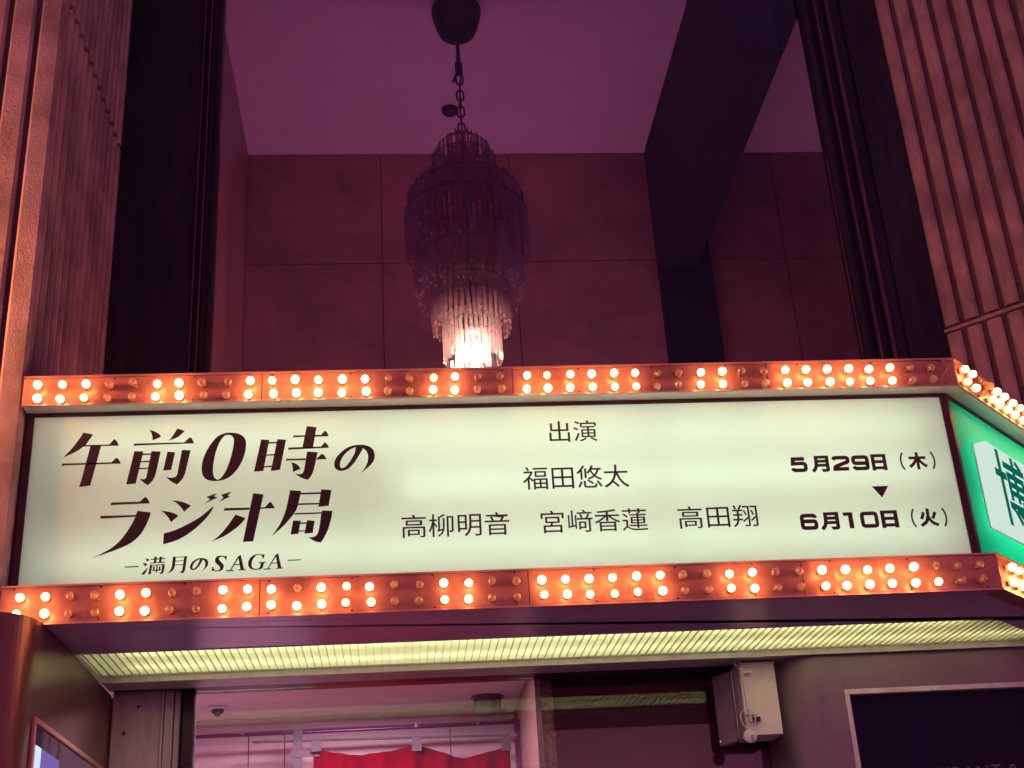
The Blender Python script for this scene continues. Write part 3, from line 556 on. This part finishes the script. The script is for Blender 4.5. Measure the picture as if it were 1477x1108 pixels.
# ================================================================== chandelier
CXh, CYh = .516, 2.42
ch = thing('chandelier', 'tiered crystal chandelier with only its lowest tier lit behind the marquee', 'chandelier', (CXh, CYh, 5.15))
def cp(name, mb, mats, **k):
    o = part(name, mb, mats, ch, **k); o.location = (0, 0, -5.15); return o
cp('canopy', MB().lathe([(.001, 7.69), (.055, 7.69), (.085, 7.70), (.125, 7.73), (.150, 7.79), (.168, 7.87), (.175, 7.90), (.175, 7.943)], 28), 'bronze')
cp('stem', MB().tube((0, 0, 7.69), (0, 0, 7.42), .015).tube((0, 0, 7.47), (0, 0, 7.38), .028, .028).tube((0, 0, 7.42), (-.045, 0, 7.31), .01), 'dark')
zc = 7.33; i = 0
while zc > 6.80:
    cp('chain_link', MB().torus((0, 0, zc), .024, .0065, .020, i % 2), 'dark'); zc -= .068; i += 1
cp('cable', MB().tube((.012, 0, 7.38), (-.008, 0, 7.12), .005, n=6).tube((-.008, 0, 7.12), (.006, 0, 6.8), .005, n=6), 'dark')
rc = random.Random(11)
def prism_into(mb, x, y, zt, L, wd, ang, tip=.03):
    r = wd / 2; c, s_ = math.cos(ang), math.sin(ang)
    sec = [(r, 0), (-r * .5, r * .87), (-r * .5, -r * .87)]
    sec = [(x + a * c - b * s_, y + a * s_ + b * c) for a, b in sec]
    v = [(x, y, zt)] + [(a, b, zt - tip) for a, b in sec] + [(a, b, zt - L + tip * .4) for a, b in sec] + [(x, y, zt - L)]
    mb.add(v, [(0, 1, 2), (0, 2, 3), (0, 3, 1), (1, 4, 5, 2), (2, 5, 6, 3), (3, 6, 4, 1), (7, 5, 4), (7, 6, 5), (7, 4, 6)])
tiers = [  # (radius, top z, length, count)
    [(.10, 6.86, .40, 14), (.165, 6.80, .38, 24), (.205, 6.70, .26, 32)],
    [(.26, 6.50, .26, 36), (.335, 6.46, .34, 50), (.375, 6.40, .42, 60), (.395, 6.27, .37, 64)],
    [(.27, 6.10, .34, 40), (.345, 6.05, .36, 54), (.325, 5.93, .32, 50)],
    [(.20, 5.80, .32, 32), (.245, 5.72, .30, 40), (.225, 5.62, .23, 36)]]
for ti, T in enumerate(tiers):
    mb = MB(); rm = MB(); dm = MB()
    for R, zt, L, n in T:
        for k in range(n):
            t = 2 * math.pi * (k + rc.random() * .35) / n
            ll = L * rc.uniform(.92, 1.06); zt_ = zt + rc.uniform(-.02, .02)
            prism_into(mb, R * math.cos(t), R * math.sin(t), zt_, ll, .024, t + rc.uniform(-.3, .3))
            if ti >= 1 and rc.random() < (.3, .65, .9)[ti - 1]: prism_into(dm, R * math.cos(t), R * math.sin(t), zt_ - ll - .002, rc.uniform(.018, .034), .014, t, .008)
        rm.lathe([(R - .003, zt - .03), (R + .003, zt - .03), (R + .003, zt - .036), (R - .003, zt - .036), (R - .003, zt - .03)], 36)
    cp('crystal_tier', mb, 'crystal' if ti < 2 else 'crystal_part_lit', stuff=True)
    cp('tier_ring', rm, 'bronze_light')
    if dm.v: cp('glint_drops', dm, 'crystal_drop', stuff=True)  # tiny drops added at the prism ends to show as glints
low = cp('lit_tier', MB().lathe([(.170, 5.485), (.182, 5.485), (.182, 5.475), (.170, 5.475), (.170, 5.485)], 36).lathe([(.095, 5.46), (.105, 5.46), (.105, 5.45), (.095, 5.45), (.095, 5.46)], 30), 'bronze_light')
pm = MB(); prism_into(pm, 0, 0, 0, .335, .026, 0); pme = pm.mesh('crystal_prism', 'crystal_lit')
for R, n, z in ((.176, 34, 5.485), (.100, 16, 5.44)):
    for k in range(n):
        t = 2 * math.pi * k / n
        link('crystal_prism', pme, low, (R * math.cos(t), R * math.sin(t), z + rc.uniform(-.008, .008)), (0, 0, t + rc.uniform(-.3, .3)))
cp('lamp_holder', MB().tube((0, 0, 6.85), (0, 0, 5.36), .014).lathe([(.001, 5.37), (.09, 5.37), (.09, 5.35), (.001, 5.35)], 20), 'bronze_light')
for k in range(5):
    t = 2 * math.pi * k / 5 + .3
    cp('lamp_bulb', MB().lathe([(.010, 5.285), (.012, 5.26), (.022, 5.225), (.024, 5.20), (.016, 5.175), (.001, 5.168)], 12, c=(.055 * math.cos(t), .055 * math.sin(t), 0)), 'chand_bulb')

# ================================================================== display case at the left of the door
dc = thing('display_case', 'rounded reddish metal showcase standing under the left end of the marquee', 'display case', (-1.6, 0, 0))
def dpart(name, mb, mats, **k):
    o = part(name, mb, mats, dc, **k); o.location = (1.6, 0, 0); return o
arc = [(-1.485 + .160 * math.sin(math.radians(a)), -.055 - .160 * math.cos(math.radians(a))) for a in range(0, 91, 6)]
dpart('front_column', MB().prism([(-3.4, -.02), (-3.4, -.215)] + arc + [(-1.325, -.043), (-1.485, -.02)], 0, 2.936), 'case')
dpart('seam', B(-1.40, -1.327, -.0428, -.0402, 0, 2.935), 'dark')
dpart('side_body', B(-1.488, -1.3255, -.040, 1.295, 0, 2.9355), 'case')
dpart('side_body', B(-1.488, -1.3255, 1.2952, 1.54, 0, 2.930), 'case')
dpart('case_frame', MB().box(-1.3253, -1.312, -.02, 1.20, 2.572, 2.592).box(-1.3253, -1.312, -.02, .0, .8, 2.5718).box(-1.3253, -1.312, 1.18, 1.20, .8, 2.5718), 'edge', bevel=.002)
dpart('case_glass', B(-1.3252, -1.320, .002, 1.178, .8, 2.5715), 'case_glass')
dpart('glow_patch', B(-1.3198, -1.3188, .06, .40, 1.6, 2.50), emit('violet_glow', (.34, .22, .75), .55))  # violet sheet behind the frame, its glow put into the colour
dpart('glow_patch', B(-1.3185, -1.3178, .035, .115, 2.30, 2.50), emit('glass_reflection_glow', (.70, .80, 1), 1.0))  # glowing patch in place of a bright reflection on the glass

# ================================================================== notice board at the right of the door
nb = thing('notice_board', 'dark metal board with a rounded corner and an unlit navy screen right of the door', 'notice board', (2.6, 1.03, 0))
def npart(name, mb, mats, **k):
    o = part(name, mb, mats, nb, **k); o.location = (-2.6, -1.03, 0); return o
arc = [(1.975 - .20 * math.sin(math.radians(a)), 1.24 - .205 * math.cos(math.radians(a))) for a in range(90, -1, -6)]
BZ = 2.9335
npart('board_body', MB().prism(arc + [(2.066, 1.035), (2.066, 1.12), (2.0, 1.37), (1.775, 1.37)], 0, BZ), 'board')
npart('board_body', B(2.0662, 3.40, 1.035, 1.20, 2.766, BZ), 'board')
npart('board_body', B(3.4002, 3.6, 1.035, 1.20, 0, BZ), 'board')
npart('screen_frame', MB().box(2.0665, 3.3998, 1.030, 1.10, 2.742, 2.7655).box(2.0665, 2.090, 1.030, 1.10, .7, 2.7418).box(3.376, 3.3998, 1.030, 1.10, .7, 2.7418), 'alum', bevel=.002)
scr = npart('screen', B(2.0902, 3.3758, 1.075, 1.099, .7, 2.7418), 'screen')
letter('RESTAURANT & THEATER', -.005, 2.205, 3.262, 2.348, 2.401, 'dim_letter', parent=scr, y=1.0735, space=1.1)

# ================================================================== white box with a hanging tag
wb = thing('white_box', 'white metal equipment box hung under the soffit beside the glass door', 'equipment box', (1.69, 1.1, 2.59))
def wpart(name, mb, mats, **k):
    o = part(name, mb, mats, wb, **k); o.location = (-1.69, -1.1, -2.59); return o
wpart('body', B(1.602, 1.772, 1.10, 1.30, 2.588, 2.915), 'white', bevel=.003)
wpart('top_flange', B(1.598, 1.774, 1.095, 1.31, 2.9155, 2.9225), 'white_plastic')
wpart('cover', MB().prism([(1.597, 1.105), (1.6, 1.11), (1.575, 1.30), (1.516, 1.30), (1.513, 1.29)][::1], 2.575, 2.900), 'cover', bevel=.003)
wpart('cover_rib', B(1.566, 1.572, 1.128, 1.16, 2.58, 2.895), 'cover')
wpart('clip', MB().box(1.612, 1.655, 1.075, 1.0995, 2.868, 2.890).box(1.59, 1.612, 1.066, 1.078, 2.882, 2.887).box(1.592, 1.618, 1.066, 1.078, 2.858, 2.863), 'alum', bevel=.0015)
wpart('clip', MB().box(1.625, 1.668, 1.075, 1.0995, 2.648, 2.668).box(1.600, 1.65, 1.066, 1.078, 2.672, 2.676), 'dark', bevel=.0015)
wpart('rod', MB().tube((1.604, 1.072, 2.905), (1.614, 1.072, 2.66), .0055, n=10).tube((1.616, 1.072, 2.70), (1.619, 1.072, 2.645), .0085, n=10), 'white_plastic')
wpart('hook', MB().torus((1.592, 1.08, 2.917), .014, .0035, .0, 0), 'alum')
wpart('indicator', MB().lathe([(.001, .006), (.006, .005), (.008, 0)], 12, c=(1.523, 1.283, 2.595), ax='Y'), emit('indicator_lamp', (.30, .12, 1), 2.5))
tg = thing('round_tag', 'round white plastic tag hanging from a cord loop on the white box', 'tag', (1.596, 1.05, 2.588))
lp = MB(); pts = []
for k in range(21):
    t = math.pi * 2 * k / 20; pts.append((.006 + .033 * math.sin(t) * (1 - .25 * math.cos(t)), 0, .064 + .048 * -math.cos(t)))
for a, b in zip(pts, pts[1:]): lp.tube(a, b, .0022, n=6)
part('cord', lp, 'white_plastic', tg)
part('disc', MB().lathe([(.001, .010), (.027, .010), (.031, .007), (.031, -.002), (.001, -.002)], 28, c=(.004, 0, -.012), ax='Y'), 'white_plastic', tg)
for k in range(3): part('slot', B(.006, .019, -.0112, -.0100, -.015 - .010 * k, -.0105 - .010 * k), 'dark', tg)
